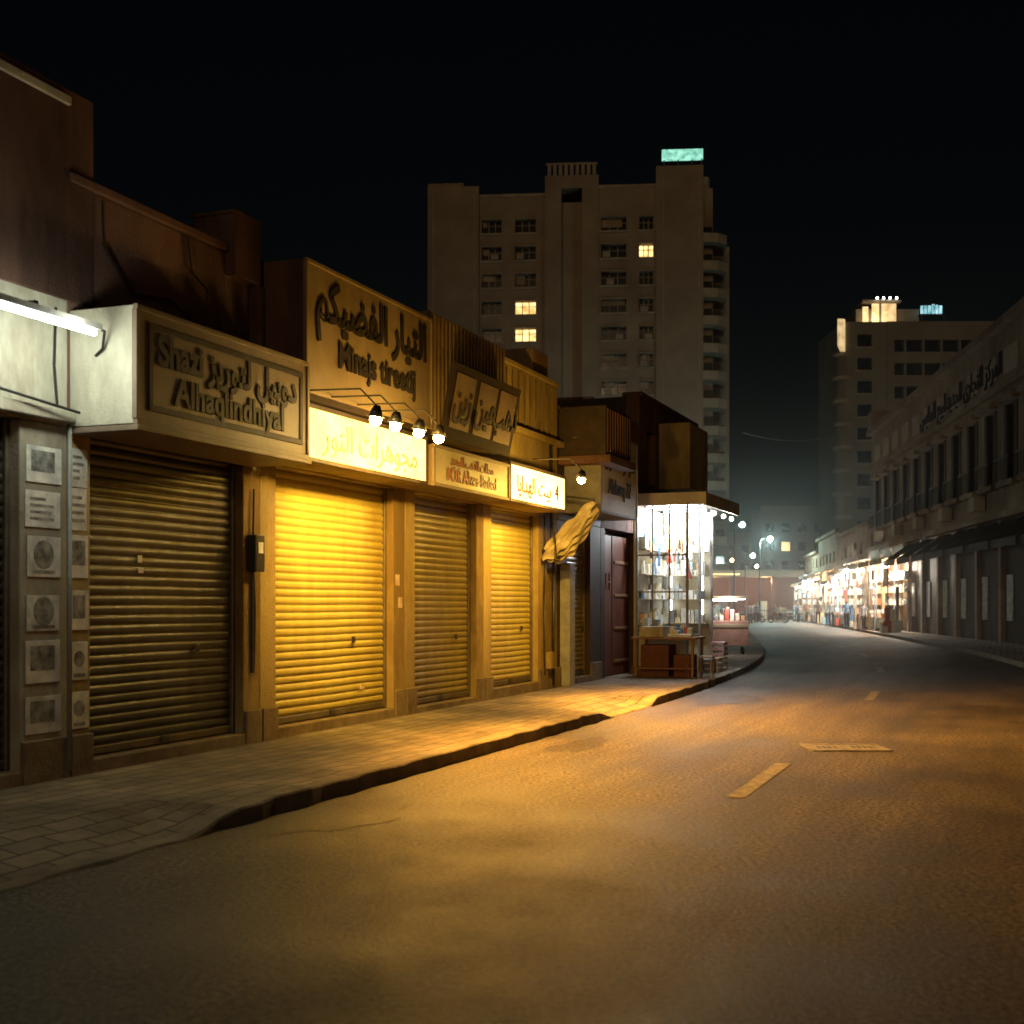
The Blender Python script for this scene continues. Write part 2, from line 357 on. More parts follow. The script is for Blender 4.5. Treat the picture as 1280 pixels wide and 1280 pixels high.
s1.box('electric_meter',m_metal,-.6,-.42,.001,.12,2.0,2.4); s1.box('electric_meter_label',m_paper,-.56,-.46,.121,.125,2.2,2.32)
s1.box('electric_conduit',m_metal,-.53,-.5,.002,.04,.9,2.0)
s1.box('shutter_sticker',m_paper,-2.28,-2.2,-.128,-.124,1.95,2.0); s1.box('shutter_sticker',m_paper,-2.29,-2.22,-.128,-.124,2.05,2.12)
s1.done(('roller_shutter',))
s2=shop('shuttered_shop',-.33,3.3,0,2.95,5.2,m_wallcream,m_shut2)
s2.box('pier_sticker',m_paper2,3.0,3.12,.001,.006,1.9,2.05); s2.box('pier_sticker',m_paper,3.08,3.2,.001,.006,1.6,1.74)
s2.box('shutter_label',m_paper2,2.2,2.33,-.12,-.115,.55,.62)
s2.done(('roller_shutter',))
s3=shop('shuttered_shop',3.3,6.1,3.62,5.82,5.2,m_wallcream,m_shut3,step=.22)
for i in range(22): s3.box('ribbed_upper_cladding',m_rib,2.86+i*.122,2.86+i*.122+.075,.56,.6,3.95,5.5)
s3.box('upper_cladding_panel',m_rib,2.84,5.56,.002,.56,3.92,5.52)
s3.done(('roller_shutter',))
s4=shop('shuttered_shop',6.1,9.62,6.44,8.6,5.6,m_wallcream,m_shut2,step=.3)
s4.box('upper_ledge',m_wallcream,6.1,9.62,.002,.14,4.5,4.6)
s4.box('roof_tank_box',m_rib,8.6,9.4,-.9,-.1,5.68,6.15)
for i in range(12): s4.box('upper_cladding_rib',m_rib,6.2+i*.28,6.2+i*.28+.03,.001,.03,4.62,5.55)
s4.pipe('wall_pipe',m_metal,[(9.25,.06,.2),(9.25,.06,2.4),(9.1,.07,3.0),(9.1,.07,4.6)],.025)
s4.pipe('wall_pipe',m_cable,[(8.8,.04,3.2),(8.85,.06,2.5),(8.78,.05,1.8),(8.82,.05,.4)],.012)
s4.box('meter_box',m_wallcream,8.95,9.15,.001,.12,.5,.8)
s4.done(('roller_shutter','wall_pipe'))
s5=shop('shuttered_shop',9.62,12.3,10.2,11.6,5.2,m_dark,m_shut3)
s5.box('cantilever_balcony',m_dark,9.7,11.3,.003,.9,4.35,5.25)
s5.box('balcony_slab',m_wallbrown,9.65,11.35,.003,1.0,4.2,4.35)
for i in range(10): s5.box('balcony_slats',m_wallbrown,9.75+i*.16,9.8+i*.16,.9,.93,4.4,5.2)
s5.box('standing_board',m_grey,9.75,10.05,.003,.2,.14,2.4)
s5.done(('roller_shutter',))
s6=B('brown_shop_building',SH,16,0,.14,bevel=.015)
s6.box('walls',m_dark,12.3,15.2,-8,-.32,0,5.55); s6.box('walls',m_wallbrown,15.2,20.8,-8,-.32,0,6.3)
grid(s6,'front_wall',m_wallbrown,12.3,15.2,3.2,5.55,[(13.2,14.2)],[(3.9,5.0)],-.32,0)
grid(s6,'front_wall',m_wallbrown,15.2,20.8,3.2,6.3,[(15.8,16.6),(17.4,18.4),(19.2,20.2)],[(4.4,5.6)],-.32,0)
s6.box('upper_bay',m_wallcream,16.9,18.8,.003,.75,4.35,5.9)
s6.box('pier',m_dark,12.3,12.6,-.32,0,0,3.2); s6.box('pier',m_dark,14.9,15.3,-.32,0,0,3.2); s6.box('pier',m_wallwhite,17.3,20.8,-.32,0,0,3.2)
s6.box('door_panel',m_reddoor,13.6,14.9,-.22,-.15,.14,3.1); s6.box('door_panel',m_dark,12.6,13.55,-.22,-.15,.14,3.1)
for z in (.4,1.1,1.8,2.5): s6.box('door_rail',m_wood,13.7,14.8,-.15,-.12,z,z+.07)
s6.box('parapet_coping',m_wallbrown,12.3,15.2,-.4,.06,5.55,5.65); s6.box('parapet_coping',m_wallbrown,15.2,20.8,-.4,.06,6.3,6.4)
s6.text('door_lettering',m_letterred,'AH',13.1,-.145,2.1,.5)
s6.done()
# ---------------------------------------------------------------- signs
def signbox(name,a0,a1,b0,b1,z0,z1,mat,frame=None,side=None):
    bl=B(name,SH,(a0+a1)/2,b1,z0,bevel=.008)
    bl.box('cabinet',side or mat,a0,a1,b0,b1-.02,z0,z1)
    bl.box('face_panel',mat,a0+.03,a1-.03,b1-.02,b1,z0+.03,z1-.03)
    if frame:
        for (x0,x1,y0,y1) in ((a0,a1,z1-.04,z1+.01),(a0,a1,z0-.01,z0+.04),(a0-.01,a0+.04,z0+.04,z1-.04),(a1-.04,a1+.01,z0+.04,z1-.04)):
            bl.box('frame',frame,x0,x1,b1-.03,b1+.02,y0,y1)
    return bl
g=signbox('shop_sign',-3.4,-.5,.003,.70,3.2,4.22,m_signtan2,m_signtan2,m_wallwhite)
for x0,x1,y0,y1 in ((-3.22,-.62,4.04,4.10),(-3.22,-.62,3.33,3.39),(-3.22,-3.16,3.39,4.04),(-.68,-.62,3.39,4.04)): g.box('inner_border',m_letter,x0,x1,.701,.712,y0,y1)
g.text('lettering_top',m_letter,'Shazi '+ar('دوبيل لتوريز'),-1.92,.709,3.87,.37,.006,.9,bold=.014)
g.text('lettering_bottom',m_letter,'Alhaqlindhiyal',-1.92,.709,3.54,.34,.006,.98,bold=.010)
g.box('underside_trim',m_signtan2,-3.42,-.48,.0,.74,3.14,3.19)
g.done()
g=signbox('shop_sign',-.41,2.82,.003,.62,3.95,5.38,m_signtan,m_signtan,m_wallbrown)
g.text('lettering_top',m_letter,ar('التيار الفضيكم'),1.22,.632,4.98,.62,.01,.82,bold=.018)
g.text('lettering_bottom',m_letter,'Minajs tireetij',1.3,.632,4.45,.42,.01,.88,bold=.010)
g.box('lower_lip',m_signdark,-.41,2.82,.0,.6,3.87,3.94)
g.done()
g=signbox('illuminated_sign',-.36,2.82,.003,.55,3.22,3.84,m_panelglow,m_frame,m_wallcream)
g.text('lettering',m_signwhite,ar('مجوهرات النور'),1.3,.56,3.52,.42,.006,1.0)
g.done()
g=signbox('shop_sign',2.87,5.6,.003,.62,3.22,3.76,m_signwhite,m_signtan,m_signtan)
g.text('lettering_top',m_letterred,ar('محلات الذهب الجديد'),4.2,.628,3.6,.2,.005,.9)
g.text('lettering_bottom',m_letterred,'FOR Alves-Baded',4.2,.628,3.4,.26,.005,.95)
g.done()
g=B('leaning_shop_sign',SH,4.2,.8,4,bevel=.004)
g.prism('board',m_signdark,[(.62,3.88),(.67,3.87),(.86,4.86),(.81,4.87)],3.05,5.5)
def lb(z): return .67+(z-3.87)*.192
for a,s_ in ((3.5,'زين'),(4.3,'عين'),(5.05,'ذهب')):
    g.prism('letter_patch',m_rib,[(lb(4.02)+.001,4.02),(lb(4.02)+.012,4.02),(lb(4.74)+.012,4.74),(lb(4.74)+.001,4.74)],a-.32,a+.32)
    g.text('lettering',m_letter,ar(s_),a,lb(4.38)+.02,4.38,.55,.006,.8,bold=.014,tilt=math.atan(.192))
g.done()
g=signbox('illuminated_sign',5.63,8.25,.003,.62,3.22,3.82,m_lightbox,m_frame,m_wallcream)
g.text('lettering',m_letterred,ar('بيت الهدايا')+'  4',6.9,.63,3.5,.36,.006,1.0)
g.done()
g=signbox('shop_sign',10.0,12.5,.003,.70,3.34,4.86,m_signwhite,m_grey,m_grey)
g.text('lettering_top',m_letter,ar('مركز الشرق'),11.25,.71,4.4,.5,.01,.9)
g.text('lettering_bottom',m_letter,'Alsharq 77',11.25,.71,3.85,.42,.01,.85)
g.done()
# ---------------------------------------------------------------- lamps
SOD=(1,.55,.07)
SODR=(1,.45,.06)
def spot(a,w,ws=0,aim=(1.6,-.1,1.6),road=0,raim=(5,5.5,0),b=1.45,z=3.6,mount=.62,ang=95):
    g=B('sign_spotlight',SH,a,b,z)
    g.pipe('arm',m_metal,[(a,mount,z+.36),(a,b-.2,z+.34),(a,b,z+.14)],.01)
    g.cyl('shade',m_metal,(a,b,z+.15),(a,b-.02,z+.03),.035,.09,14)
    g.ball('bulb',m_bulb,(a,b-.02,z),.065)
    if w: g.light((a,b-.02,z-.12),w,SOD,.06)
    if ws: g.spotl((a,b-.04,z-.1),aim,ws,SOD,ang,.06)
    if road: g.spotl((a,b+.02,z-.1),raim,road,SODR,130,.08,'street_beam')
    g.done(('bulb','shade'))
spot(-.35,10); spot(.12,16,600,aim=(1.55,-.1,1.5)); spot(.72,45,380,aim=(2.0,-.1,1.8))
spot(1.26,90,200,aim=(3.6,-.1,1.9),road=4200,raim=(1.2,5.8,0)); spot(6.66,200,500,aim=(7.4,-.1,1.9),road=5600,raim=(7.4,4.8,0),ang=110)
g=B('fluorescent_light',SH,-4,.6,3.9)
g.box('batten',m_grey,-5.1,-3.75,.56,.64,3.93,3.98); g.cyl('tube',m_tube,(-5.05,.6,3.9),(-3.8,.6,3.9),.025,.025,10)
g.box('bracket',m_metal,-4.5,-4.46,.0,.6,3.98,4.02); g.pipe('feed_cable',m_cable,[(-3.75,.6,3.95),(-3.55,.5,3.97),(-3.45,.4,3.85),(-3.42,.3,3.8)],.012)
g.light((-4.1,.68,3.78),46,(.95,1,.78),.12)
g.done()
# folded cloth awning hanging beside the fourth shutter: pleated sheet gathered on its arm
g=B('folded_awning',SH,8.8,.5,3)
for lay in range(4):
    bm=g.g('cloth_fold_%d'%lay,m_cloth); rows_=[]
    for i in range(25):
        s=i/24; row=[]
        for j in range(9):
            t=j/8
            zt_=2.62+.84*s**.85+.03*math.sin(s*17+lay); zb=2.40+.80*s**1.5-.05*lay*math.sin(s*3.1)+.03*math.sin(s*23+lay*2)
            z=zt_+(zb-zt_)*t
            row.append(g.v(bm,(8.66+lay*.09+.035*math.sin(t*9+lay)+.025*math.sin(s*14+t*5+lay),.08+.9*s+.03*math.sin(t*6+lay),z)))
        rows_.append(row)
    for A,C in zip(rows_[:-1],rows_[1:]):
        for k in range(8): bm.faces.new([A[k],A[k+1],C[k+1],C[k]])
g.pipe('awning_arm',m_metal,[(8.8,.03,2.62),(8.8,.98,3.46),(8.8,.03,3.6)],.018)
g.pipe('tie_cord',m_cable,[(8.6,.3,2.95),(8.6,.34,2.45),(9.0,.34,2.45),(9.0,.3,2.98)],.012)
g.done(tuple('cloth_fold_%d'%i for i in range(4)))
# ---------------------------------------------------------------- kiosk
def goods(bl,a0,a1,b0,b1,z,hmax,step=.16,wmin=.07):
    a=a0
    while a<a1-.05:
        w=U(wmin,step)
        if R()<.12: a+=w; continue
        h=U(hmax*.3,hmax); k=gk()
        bb=U(0,.3)*(b1-b0)
        q=R()
        if q<.35: bl.cyl('goods_%d'%k,GOODS[k],(a+w/2,(b0+b1)/2,z),(a+w/2,(b0+b1)/2,z+h),w*.42,w*U(.1,.42),9)
        elif q<.5: bl.ball('goods_%d'%k,GOODS[k],(a+w/2,(b0+b1)/2,z+w*.45),w*.45)
        else: bl.box('goods_%d'%k,GOODS[k],a,a+w*.9,b0+bb,b1,z,z+h)
        a+=w+.01
g=B('lit_display_kiosk',SH,15.7,.6,.14)
KA0,KA1,KB=14.6,17.1,1.2
for a in (KA0,15.8,KA1-.06):
    for b in (.08,KB): g.box('post',m_grey,a,a+.05,b,b+.05,.14,3.85)
g.box('floor_plinth',m_plinth,14.5,17.2,.01,1.3,.13,.3)
g.box('canopy',m_metal,14.2,17.7,.01,1.7,3.86,3.93); g.box('canopy_fascia',m_signwhite,14.15,17.75,1.7,1.74,3.74,4.02); g.box('canopy_fascia',m_signwhite,14.12,14.16,.0,1.7,3.76,4.02)
g.box('back_panel',m_signwhite,14.7,17.1,.01,.05,.3,3.8); g.box('end_panel',m_signwhite,17.1,17.14,.01,1.2,.3,3.8)
for z in (1.2,1.75,2.3,2.85):
    g.box('shelf',m_signwhite,16.7,17.08,.15,1.15,z,z+.02); g.box('shelf',m_signwhite,14.7,17.0,.06,.3,z,z+.02)
    goods(g,14.7,16.6,.08,.28,z+.02,.38)
    b=.18
    while b<1.1:
        w=U(.06,.15); k=gk(); g.box('goods_%d'%k,GOODS[k],16.72,16.95,b,b+w*.9,z+.02,z+.02+U(.1,.4)); b+=w+.01
g.box('front_counter',m_signwhite,14.62,15.0,.15,1.15,.3,1.05)
b=.2
while b<1.1:
    w=U(.08,.16); k=gk(); g.box('goods_%d'%k,GOODS[k],14.68,14.9,b,b+w*.9,1.05,1.05+U(.1,.3)); b+=w
for z in (1.1,1.9,2.7): g.box('glazing_bar',m_grey,14.6,14.63,.1,1.2,z,z+.03)
for b in (.45,.82): g.box('glazing_bar',m_grey,14.6,14.63,b,b+.03,1.1,3.8)
for i in range(30):
    b=U(.15,1.15); a=U(14.7,16.5); z=U(2.5,3.6); k=gk()
    g.cyl('hanger_cord',m_cable,(a,b,z),(a,b,3.86),.004,.004,4); g.cyl('goods_%d'%k,GOODS[k],(a,b,z-U(.12,.5)),(a,b,z),U(.03,.09),.02,8)
for a in (14.9,15.6,16.4): g.cyl('tube',m_tubew,(a,.25,3.78),(a,1.15,3.78),.025,.025,8)
for b in (.3,1.05): g.cyl('tube_upright',m_tubew,(16.9,b,1.3),(16.9,b,3.5),.018,.018,8)
for a in (15.0,16.3): g.light((a,.75,3.5),160,(.9,.96,1),.15)
for a in (14.6,15.6,16.6,17.5): g.ball('bulb',m_bulbw,(a,1.6,3.66),.05)
g.light((17.0,1.65,3.45),80,(.9,.96,1),.1)
g.done()
g=B('vendor_table',SH,13.9,1.1,.14,bevel=.01)
g.box('top',m_wood,13.3,14.3,.35,1.7,.92,.97)
for a in (13.35,14.2):
    for b in (.4,1.6): g.box('leg',m_wood,a,a+.06,b,b+.06,.14,.92)
g.box('crate',m_reddoor,13.5,14.15,.5,1.1,.14,.8); g.box('crate',m_wood,13.5,14.15,1.2,1.55,.14,.6)
g.box('lower_shelf',m_wood,13.35,14.25,.4,1.65,.3,.33)
g.box('cloth_bundle',m_cloth,13.4,14.0,.5,1.0,.97,1.18); g.box('tray',GOODS[0],13.4,14.1,1.1,1.6,.97,1.03)
for i in range(12):
    k=gk(); a=U(13.4,14);b=U(1.1,1.5); g.box('goods_%d'%k,GOODS[k],a,a+.1,b,b+.1,1.03,1.03+U(.05,.16))
g.done()
g=B('stacked_crates',SH,15.8,1.55,.14,bevel=.008)
for (a,b,z,k) in ((15.0,1.38,.14,6),(15.7,1.38,.14,9),(16.3,1.36,.14,4),(16.3,1.37,.48,5)):
    for zz in (0,.12,.24): g.box('slat_%d'%k,GOODS[k],a,a+.45,b,b+.3,z+zz,z+zz+.07)
    for da in (0,.41):
        for db in (0.005,.27): g.box('corner_%d'%k,GOODS[k],a+da,a+da+.035,b+db,b+db+.025,z+.001,z+.312)
g.done()
g=B('plastic_stool',SH,13.2,2.0,.14)
g.box('seat',GOODS[6],13.05,13.35,1.8,2.1,.56,.6)
for a,b in ((13.07,1.82),(13.33,1.82),(13.07,2.08),(13.33,2.08)): g.cyl('leg',GOODS[6],(a,b,.14),(a,b,.56),.018)
g.done()
m_pink=M('cart_pink',(.6,.4,.36),(.45,.25,.2),.4,4,.02)
def cart(FC,bodym,wt,h=1.15):
    g=B('vendor_cart',FC,.6,0,.14,bevel=.015)
    g.box('body',bodym,0,1.25,-.8,0,.4,h); g.box('body_trim',m_signwhite,-.01,1.26,.001,.02,h-.2,h-.1)
    for a in (.15,1.1):
        for b in (-.1,-.7): g.cyl('wheel',m_metal,(a-.03,b,.25),(a+.03,b,.25),.11,.11,14)
    for a in (.02,1.2):
        for b in (-.03,-.78): g.box('post',m_grey,a,a+.03,b,b+.03,h,1.85)
    g.box('roof',m_signwhite,-.05,1.3,-.85,.06,1.85,1.9); g.cyl('tube',m_tubew,(.1,-.1,1.8),(1.15,-.1,1.8),.015,.015,8)
    for i in range(7):
        k=gk(); g.box('goods_%d'%k,GOODS[k],.08+i*.16,.2+i*.16,-.6,-.2,h,h+U(.1,.4))
    if wt: g.light((.6,.25,1.7),wt,(1,.85,.75),.1)
    g.done()
cart(Fr(5.85,38.5,1,-.1),m_pink,36); cart(Fr(8.0,52,1,-.1),GOODS[8],25)
# ---------------------------------------------------------------- left street continuing
hs=[7.5,6,8,6.5,9,7]
for i in range(6):
    u0=22+i*15; w0=centre(u0)-3.17-4.6; u1=u0+14.9; w1=centre(u1)-3.17-4.6
    P=SH.p(u0,w0,0); Q=SH.p(u1,w1,0); f=Fr(P.x,P.y,Q.x-P.x,Q.y-P.y); L=(Q-P).length
    g=B('street_building',f,L/2,0,.14); h=hs[i]
    g.box('walls',m_wallbrown,0,L,-10,-.3,0,h)
    grid(g,'front_wall',m_rb,0,L,3.4,h,[(1+k*3,2.2+k*3) for k in range(4)],[(4.4,5.6)],-.3,0)
    for k in range(5): g.box('pier',m_rb,k*(L-.3)/4,k*(L-.3)/4+.3,-.3,0,0,3.4)
    g.box('shop_interior',m_signwhite,.3,L-.3,-.3,-.28,.1,3.3)
    g.box('awning',m_cloth if i%2 else m_grey,.2,L-.2,.01,1.3,3.3,3.4)
    for k in range(14):
        kk=gk(); a=U(.5,L-1); g.box('goods_%d'%kk,GOODS[kk],a,a+U(.3,.8),.1,.7,.14,U(.6,1.8))
    for k in range(10):
        kk=gk(); a=U(.5,L-1); g.box('goods_%d'%kk,GOODS[kk],a,a+U(.2,.5),U(.8,1.2),1.25,U(1.8,2.4),3.25)
    for k in range(3): g.ball('bulb',m_bulbw if k%2 else m_bulbt,(2+k*5,1.1,3.15),.09)
    g.light((L*.3,1.0,2.9),200,(.85,1,.95) if i%2 else (1,.8,.55),.15,)
    g.done()
# ---------------------------------------------------------------- main tower
TW=Fr(-9.8,150,1,-.08)
g=B('apartment_tower',TW,16,-8,0)
rows=[(44.95-3.17*k,46.45-3.17*k) for k in range(14)]
def zt(y): return 1.65+(755-y)*.0932
top={'A':zt(233),'B':zt(246),'C':zt(222),'D':zt(238),'E':zt(214)}
g.box('core',m_tower,0.3,31.6,-16,-.9,0,zt(246)-.5)
g.box('plain_bay',m_tower,0,6.0,-14,.6,0,top['A'])
g.box('plain_bay_cap',m_tower,.0,4.2,-6,.3,top['A'],top['A']+.5)
def bay(a0,a1,z1,cols,b0,b1,lit=()):
    grid(g,'window_bay_wall',m_tower,a0,a1,0,z1,cols,rows,b0,b1)
    for ci,(c0,c1) in enumerate(cols):
        for ri,(r0,r1) in enumerate(rows):
            L=(ci,ri) in lit
            g.box('window_lit' if L else 'window_glass',m_winlit if L else m_glassdark,c0,c1,b0+.02,b0+.08,r0,r1)
            for fr_ in (.33,.66):
                mid=c0+(c1-c0)*fr_; g.box('window_frame',m_tower2,mid-.05,mid+.05,b0+.08,b0+.16,r0,r1)
            g.box('window_frame',m_tower2,c0,c1,b0+.08,b0+.14,r0+(r1-r0)*.65,r0+(r1-r0)*.65+.07)
            g.box('window_sill',m_tower2,c0-.25,c1+.25,b1+.002,b1+.25,r0-.3,r0-.06)
            g.box('window_hood',m_tower2,c0-.15,c1+.15,b1+.002,b1+.2,r1+.05,r1+.15)
            if R()<.4:
                x=U(c0,c1-.9); g.box('air_conditioner',m_tower2,x,x+.85,b1+.31,b1+.75,r0-.1,r0+.5)
            if R()<.45 and not L: g.box('window_blind',m_tower2,c0+.05,U(c0+.5,c1),b0+.085,b0+.1,r0+U(.5,1.1),r1)
bay(6.0,13.7,top['B'],[(6.3,8.6),(10.2,12.6)],-.9,0,{(1,3),(1,4)})
g.box('roof_rail',m_tower2,6,13.7,-.1,.15,top['B'],top['B']+.35)
g.box('stair_bay',m_tower,13.7,15.6,-6,.5,0,top['C']-1.5); g.box('stair_bay',m_tower,18.0,19.9,-6,.5,0,top['C']-1.5)
for k in range(15): g.box('stair_landing',m_tower,15.6,18,-2,-1.3,43.9-3.17*k,44.5-3.17*k)
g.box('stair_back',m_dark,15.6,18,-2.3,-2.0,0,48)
g.box('stair_head',m_tower,13.7,19.9,-6,.45,top['C']-1.5,top['C']);
for k in range(9): g.box('rooftop_crenel',m_tower2,14.0+k*.65,14.4+k*.65,.0,.35,top['C'],top['C']+1.3)
g.box('rooftop_crenel_rail',m_tower2,13.8,19.8,.05,.3,top['C']+1.3,top['C']+1.5)
bay(19.9,26.5,top['D'],[(20.2,23.1),(24.6,26.2)],-.9,0.1,{(1,1)})
g.box('roof_rail',m_tower2,19.9,26.5,-.1,.2,top['D'],top['D']+.35)
g.box('plain_bay',m_tower,26.5,31.9,-12,.6,0,top['E'])
for a in (27.3,31.4,.6,5.4): g.box('panel_joint_rib',m_tower2,a,a+.12,.601,.68,0,top['E']-1 if a>20 else top['A']-1)
g.box('roof_sign',m_green,27.2,31.9,-.5,.2,top['E']+.9,top['E']+2.0)
for a in (27.4,29,30.6,31.7): g.box('roof_sign_post',m_metal,a,a+.12,-.4,0,top['E'],top['E']+.9)
g.box('side_wing',m_tower,31.9,33.2,-14,-2.2,0,top['E']-1.8); g.box('rear_wing',m_tower,33.2,35.6,-18,-8,0,zt(290))
for k in range(14):
    z=43.3-3.17*k
    g.plan('balcony_slab',m_balc,[(31.9,-2.2),(31.9,.4),(33.6,.1),(34.7,-1.0),(34.8,-6),(33.2,-6)],z,z+.25)
    g.plan('balcony_parapet',m_balc,[(31.9,.2),(31.9,.4),(33.6,.1),(34.7,-1.0),(34.8,-6),(34.6,-6),(34.5,-1.1),(33.5,-.1)],z+.25,z+1.05)
    g.box('balcony_door',m_glassdark,31.95,33.1,-2.19,-2.1,z+.3,z+2.4)
    g.box('rear_window',m_glassdark,34.0,35.0,-7.99,-7.9,z+.9,z+2.2)
g.cyl('antenna',m_metal,(1.8,-1,top['A']),(1.8,-1,top['A']+2.4),.05); g.cyl('antenna',m_metal,(1.4,-1,top['A']+1.9),(2.2,-1,top['A']+1.9),.03)
g.cyl('water_tank',m_tower2,(32.3,-3,top['E']-1.8),(32.3,-3,top['E']-.4),.6,.6,14)
g.cyl('antenna',m_metal,(30,-3,top['E']),(30,-3,top['E']+2.2),.04)
g.done()
# ---------------------------------------------------------------- far right tower
RT=Fr(44.9,176,1,.0)
g=B('concrete_office_tower',RT,12,-8,0)
def zr(y): return 1.65+(755-y)*.11
rows=[(zr(462)-3.2*k,zr(447)-3.2*k) for k in range(-1,12)]
g.box('core',m_rt,.6,32,-14,-.8,0,zr(402))
grid(g,'front_wall',m_rt,1.0,6.6,0,zr(402),[(2.6,4.6)],rows,-.8,0)
for r0,r1 in rows: g.box('window_glass',m_glassdark,2.6,4.6,-.78,-.7,r0,r1); g.box('window_sill',m_tower2,2.3,4.9,.002,.25,r0-.25,r0-.05)
g.cyl('rounded_corner',m_rt,(1.0,-1.2,0),(1.0,-1.2,zr(440)),1.2,1.2,20)
for k in range(11): g.cyl('corner_balcony',m_tower2,(1.0,-1.2,zr(445)-3.2*k),(1.0,-1.2,zr(445)-3.2*k+.5),1.5,1.5,20)
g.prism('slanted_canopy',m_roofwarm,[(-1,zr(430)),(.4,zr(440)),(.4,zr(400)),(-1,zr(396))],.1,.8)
rows2=[(zr(440)-3.2*k,zr(425)-3.2*k) for k in range(0,12)]
grid(g,'banded_wall',m_rt,6.6,32,0,zr(402),[(7.6,31)],rows2,-.8,.3)
for r0,r1 in rows2: g.box('window_glass',m_glassdark,7.6,31,-.78,-.7,r0,r1)
for k in range(9):
    for r0,r1 in rows2: g.box('band_mullion',m_rt,9+k*2.5,9.3+k*2.5,-.7,.1,r0,r1)
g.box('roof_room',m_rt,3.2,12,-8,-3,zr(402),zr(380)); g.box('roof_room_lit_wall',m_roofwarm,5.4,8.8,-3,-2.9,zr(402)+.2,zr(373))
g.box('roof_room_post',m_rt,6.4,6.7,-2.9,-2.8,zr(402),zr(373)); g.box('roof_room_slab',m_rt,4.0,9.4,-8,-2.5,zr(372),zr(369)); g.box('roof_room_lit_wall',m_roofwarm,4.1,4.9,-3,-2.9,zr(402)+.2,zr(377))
for k in range(6): g.box('roof_sign_letter',m_roofcyan,11.9+k*.52,12.25+k*.52,-2,-1.8,zr(388),zr(376+U(0,2)))
g.box('roof_sign_rail',m_metal,11.5,15.2,-2.1,-1.7,zr(391),zr(390))
for k in range(4): g.ball('roof_bulb',m_bulbw,(6+k*.9,-2.4,zr(367)),.14)
for a in (12,15): g.box('roof_sign_post',m_metal,a,a+.2,-2,-1.8,zr(402),zr(390))
g.light((5.5,-1.2,zr(398)),200,(1,.8,.5),.3)
g.done(('rounded_corner',))
# ---------------------------------------------------------------- right-hand building
RB=Fr(23.1,82,-.12,-1)
g=B('arcaded_street_building',RB,22,-5,.14)
g.box('walls',m_rb,0,48,-10,-.5,0,12.6)
cols=[(1.2+3.1*k,3.1+3.1*k) for k in range(15)]
grid(g,'front_wall',m_rb,0,48,5,12.6,cols,[(6.5,9.4)],-.5,0)
for c0,c1 in cols:
    g.box('window_glass',m_glassdark,c0,c1,-.49,-.42,6.5,9.4); g.box('window_shutter',m_dark,c0,c0+.35,-.1,.04,6.5,9.4); g.box('window_shutter',m_dark,c1-.35,c1,-.1,.04,6.5,9.4)
    g.box('window_hood',m_rb,c0-.2,c1+.2,.002,.35,9.45,9.65); g.box('window_sill',m_rb,c0-.2,c1+.2,.002,.3,6.2,6.4)
    g.box('balconette_rail',m_metal,c0-.1,c1+.1,.4,.43,7.2,7.26)
    for j in range(8): g.box('balconette_rail',m_metal,c0-.1+j*.28,c0-.07+j*.28,.4,.43,6.4,7.2)
    g.box('frieze_panel',m_tower2,c0,c1,.002,.06,10.6,11.6)
g.box('string_course',m_rb,0,48,.002,.25,10.0,10.2); g.box('cornice',m_rb,-.1,48.1,.002,.4,12.4,12.7); g.box('string_course',m_rb,0,48,.002,.3,5.0,5.25)
g.box('corner_turret',m_rb,-.3,1.0,-1,.25,12.75,13.9)
for k in range(13):
    g.box('ground_pier',m_rb,k*3.9,k*3.9+.35,-.5,0,0,5)
    a=k*3.9+.35
    if k<3:
        g.box('shop_back',m_signwhite,a,a+3.55,-.49,-.45,.1,4.6); g.box('fascia_sign',m_signwhite,a,a+3.55,.01,.2,4.2,5.0)
    else:
        g.box('dark_shopfront',m_dark,a,a+3.55,-.3,-.2,.1,5)
        g.prism('awning_cloth',m_dark,[(.01,4.9),(1.3,4.0),(1.3,3.7),(1.28,3.7),(1.28,3.96),(.01,4.86)],a+.05*(k%3),a+3.4-.1*(k%2))
        g.box('hanging_posters',m_paper,a+.3,a+1.2,-.19,-.15,1.0,2.8)
for k in range(5): g.box('air_conditioner',m_tower2,3.6+k*6.2,4.5+k*6.2,.05,.5,5.5,6.1)
g.text('frieze_lettering',m_letter,ar('المركز التجاري الجديد لبيع الملابس'),24,.08,11.1,1.2,.03)
g.done()
RC=Fr(30.9,135,-.148,-1)
for i,(a0,a1,h,mt) in enumerate(((0,16,6.4,m_rb),(16,34,7.4,m_wallcream),(34,53.3,6.8,m_rb))):
    g=B('street_building',RC,(a0+a1)/2,0,.14)
    g.box('walls',mt,a0,a1-.05,-10,-.4,0,h); grid(g,'front_wall',mt,a0,a1-.05,4.6,h,[(a0+1+3*k,a0+2.4+3*k) for k in range(5)],[(5.1,6.0)],-.4,0)
    g.box('cornice',mt,a0,a1-.05,.002,.3,h,h+.25)
    for k in range(6): g.box('pier',mt,a0+k*(a1-a0-.5)/5,a0+k*(a1-a0-.5)/5+.4,-.4,0,0,4.6)
    g.box('shop_back',m_signwhite,a0,a1-.1,-.39,-.35,.1,4.6)
    g.done()
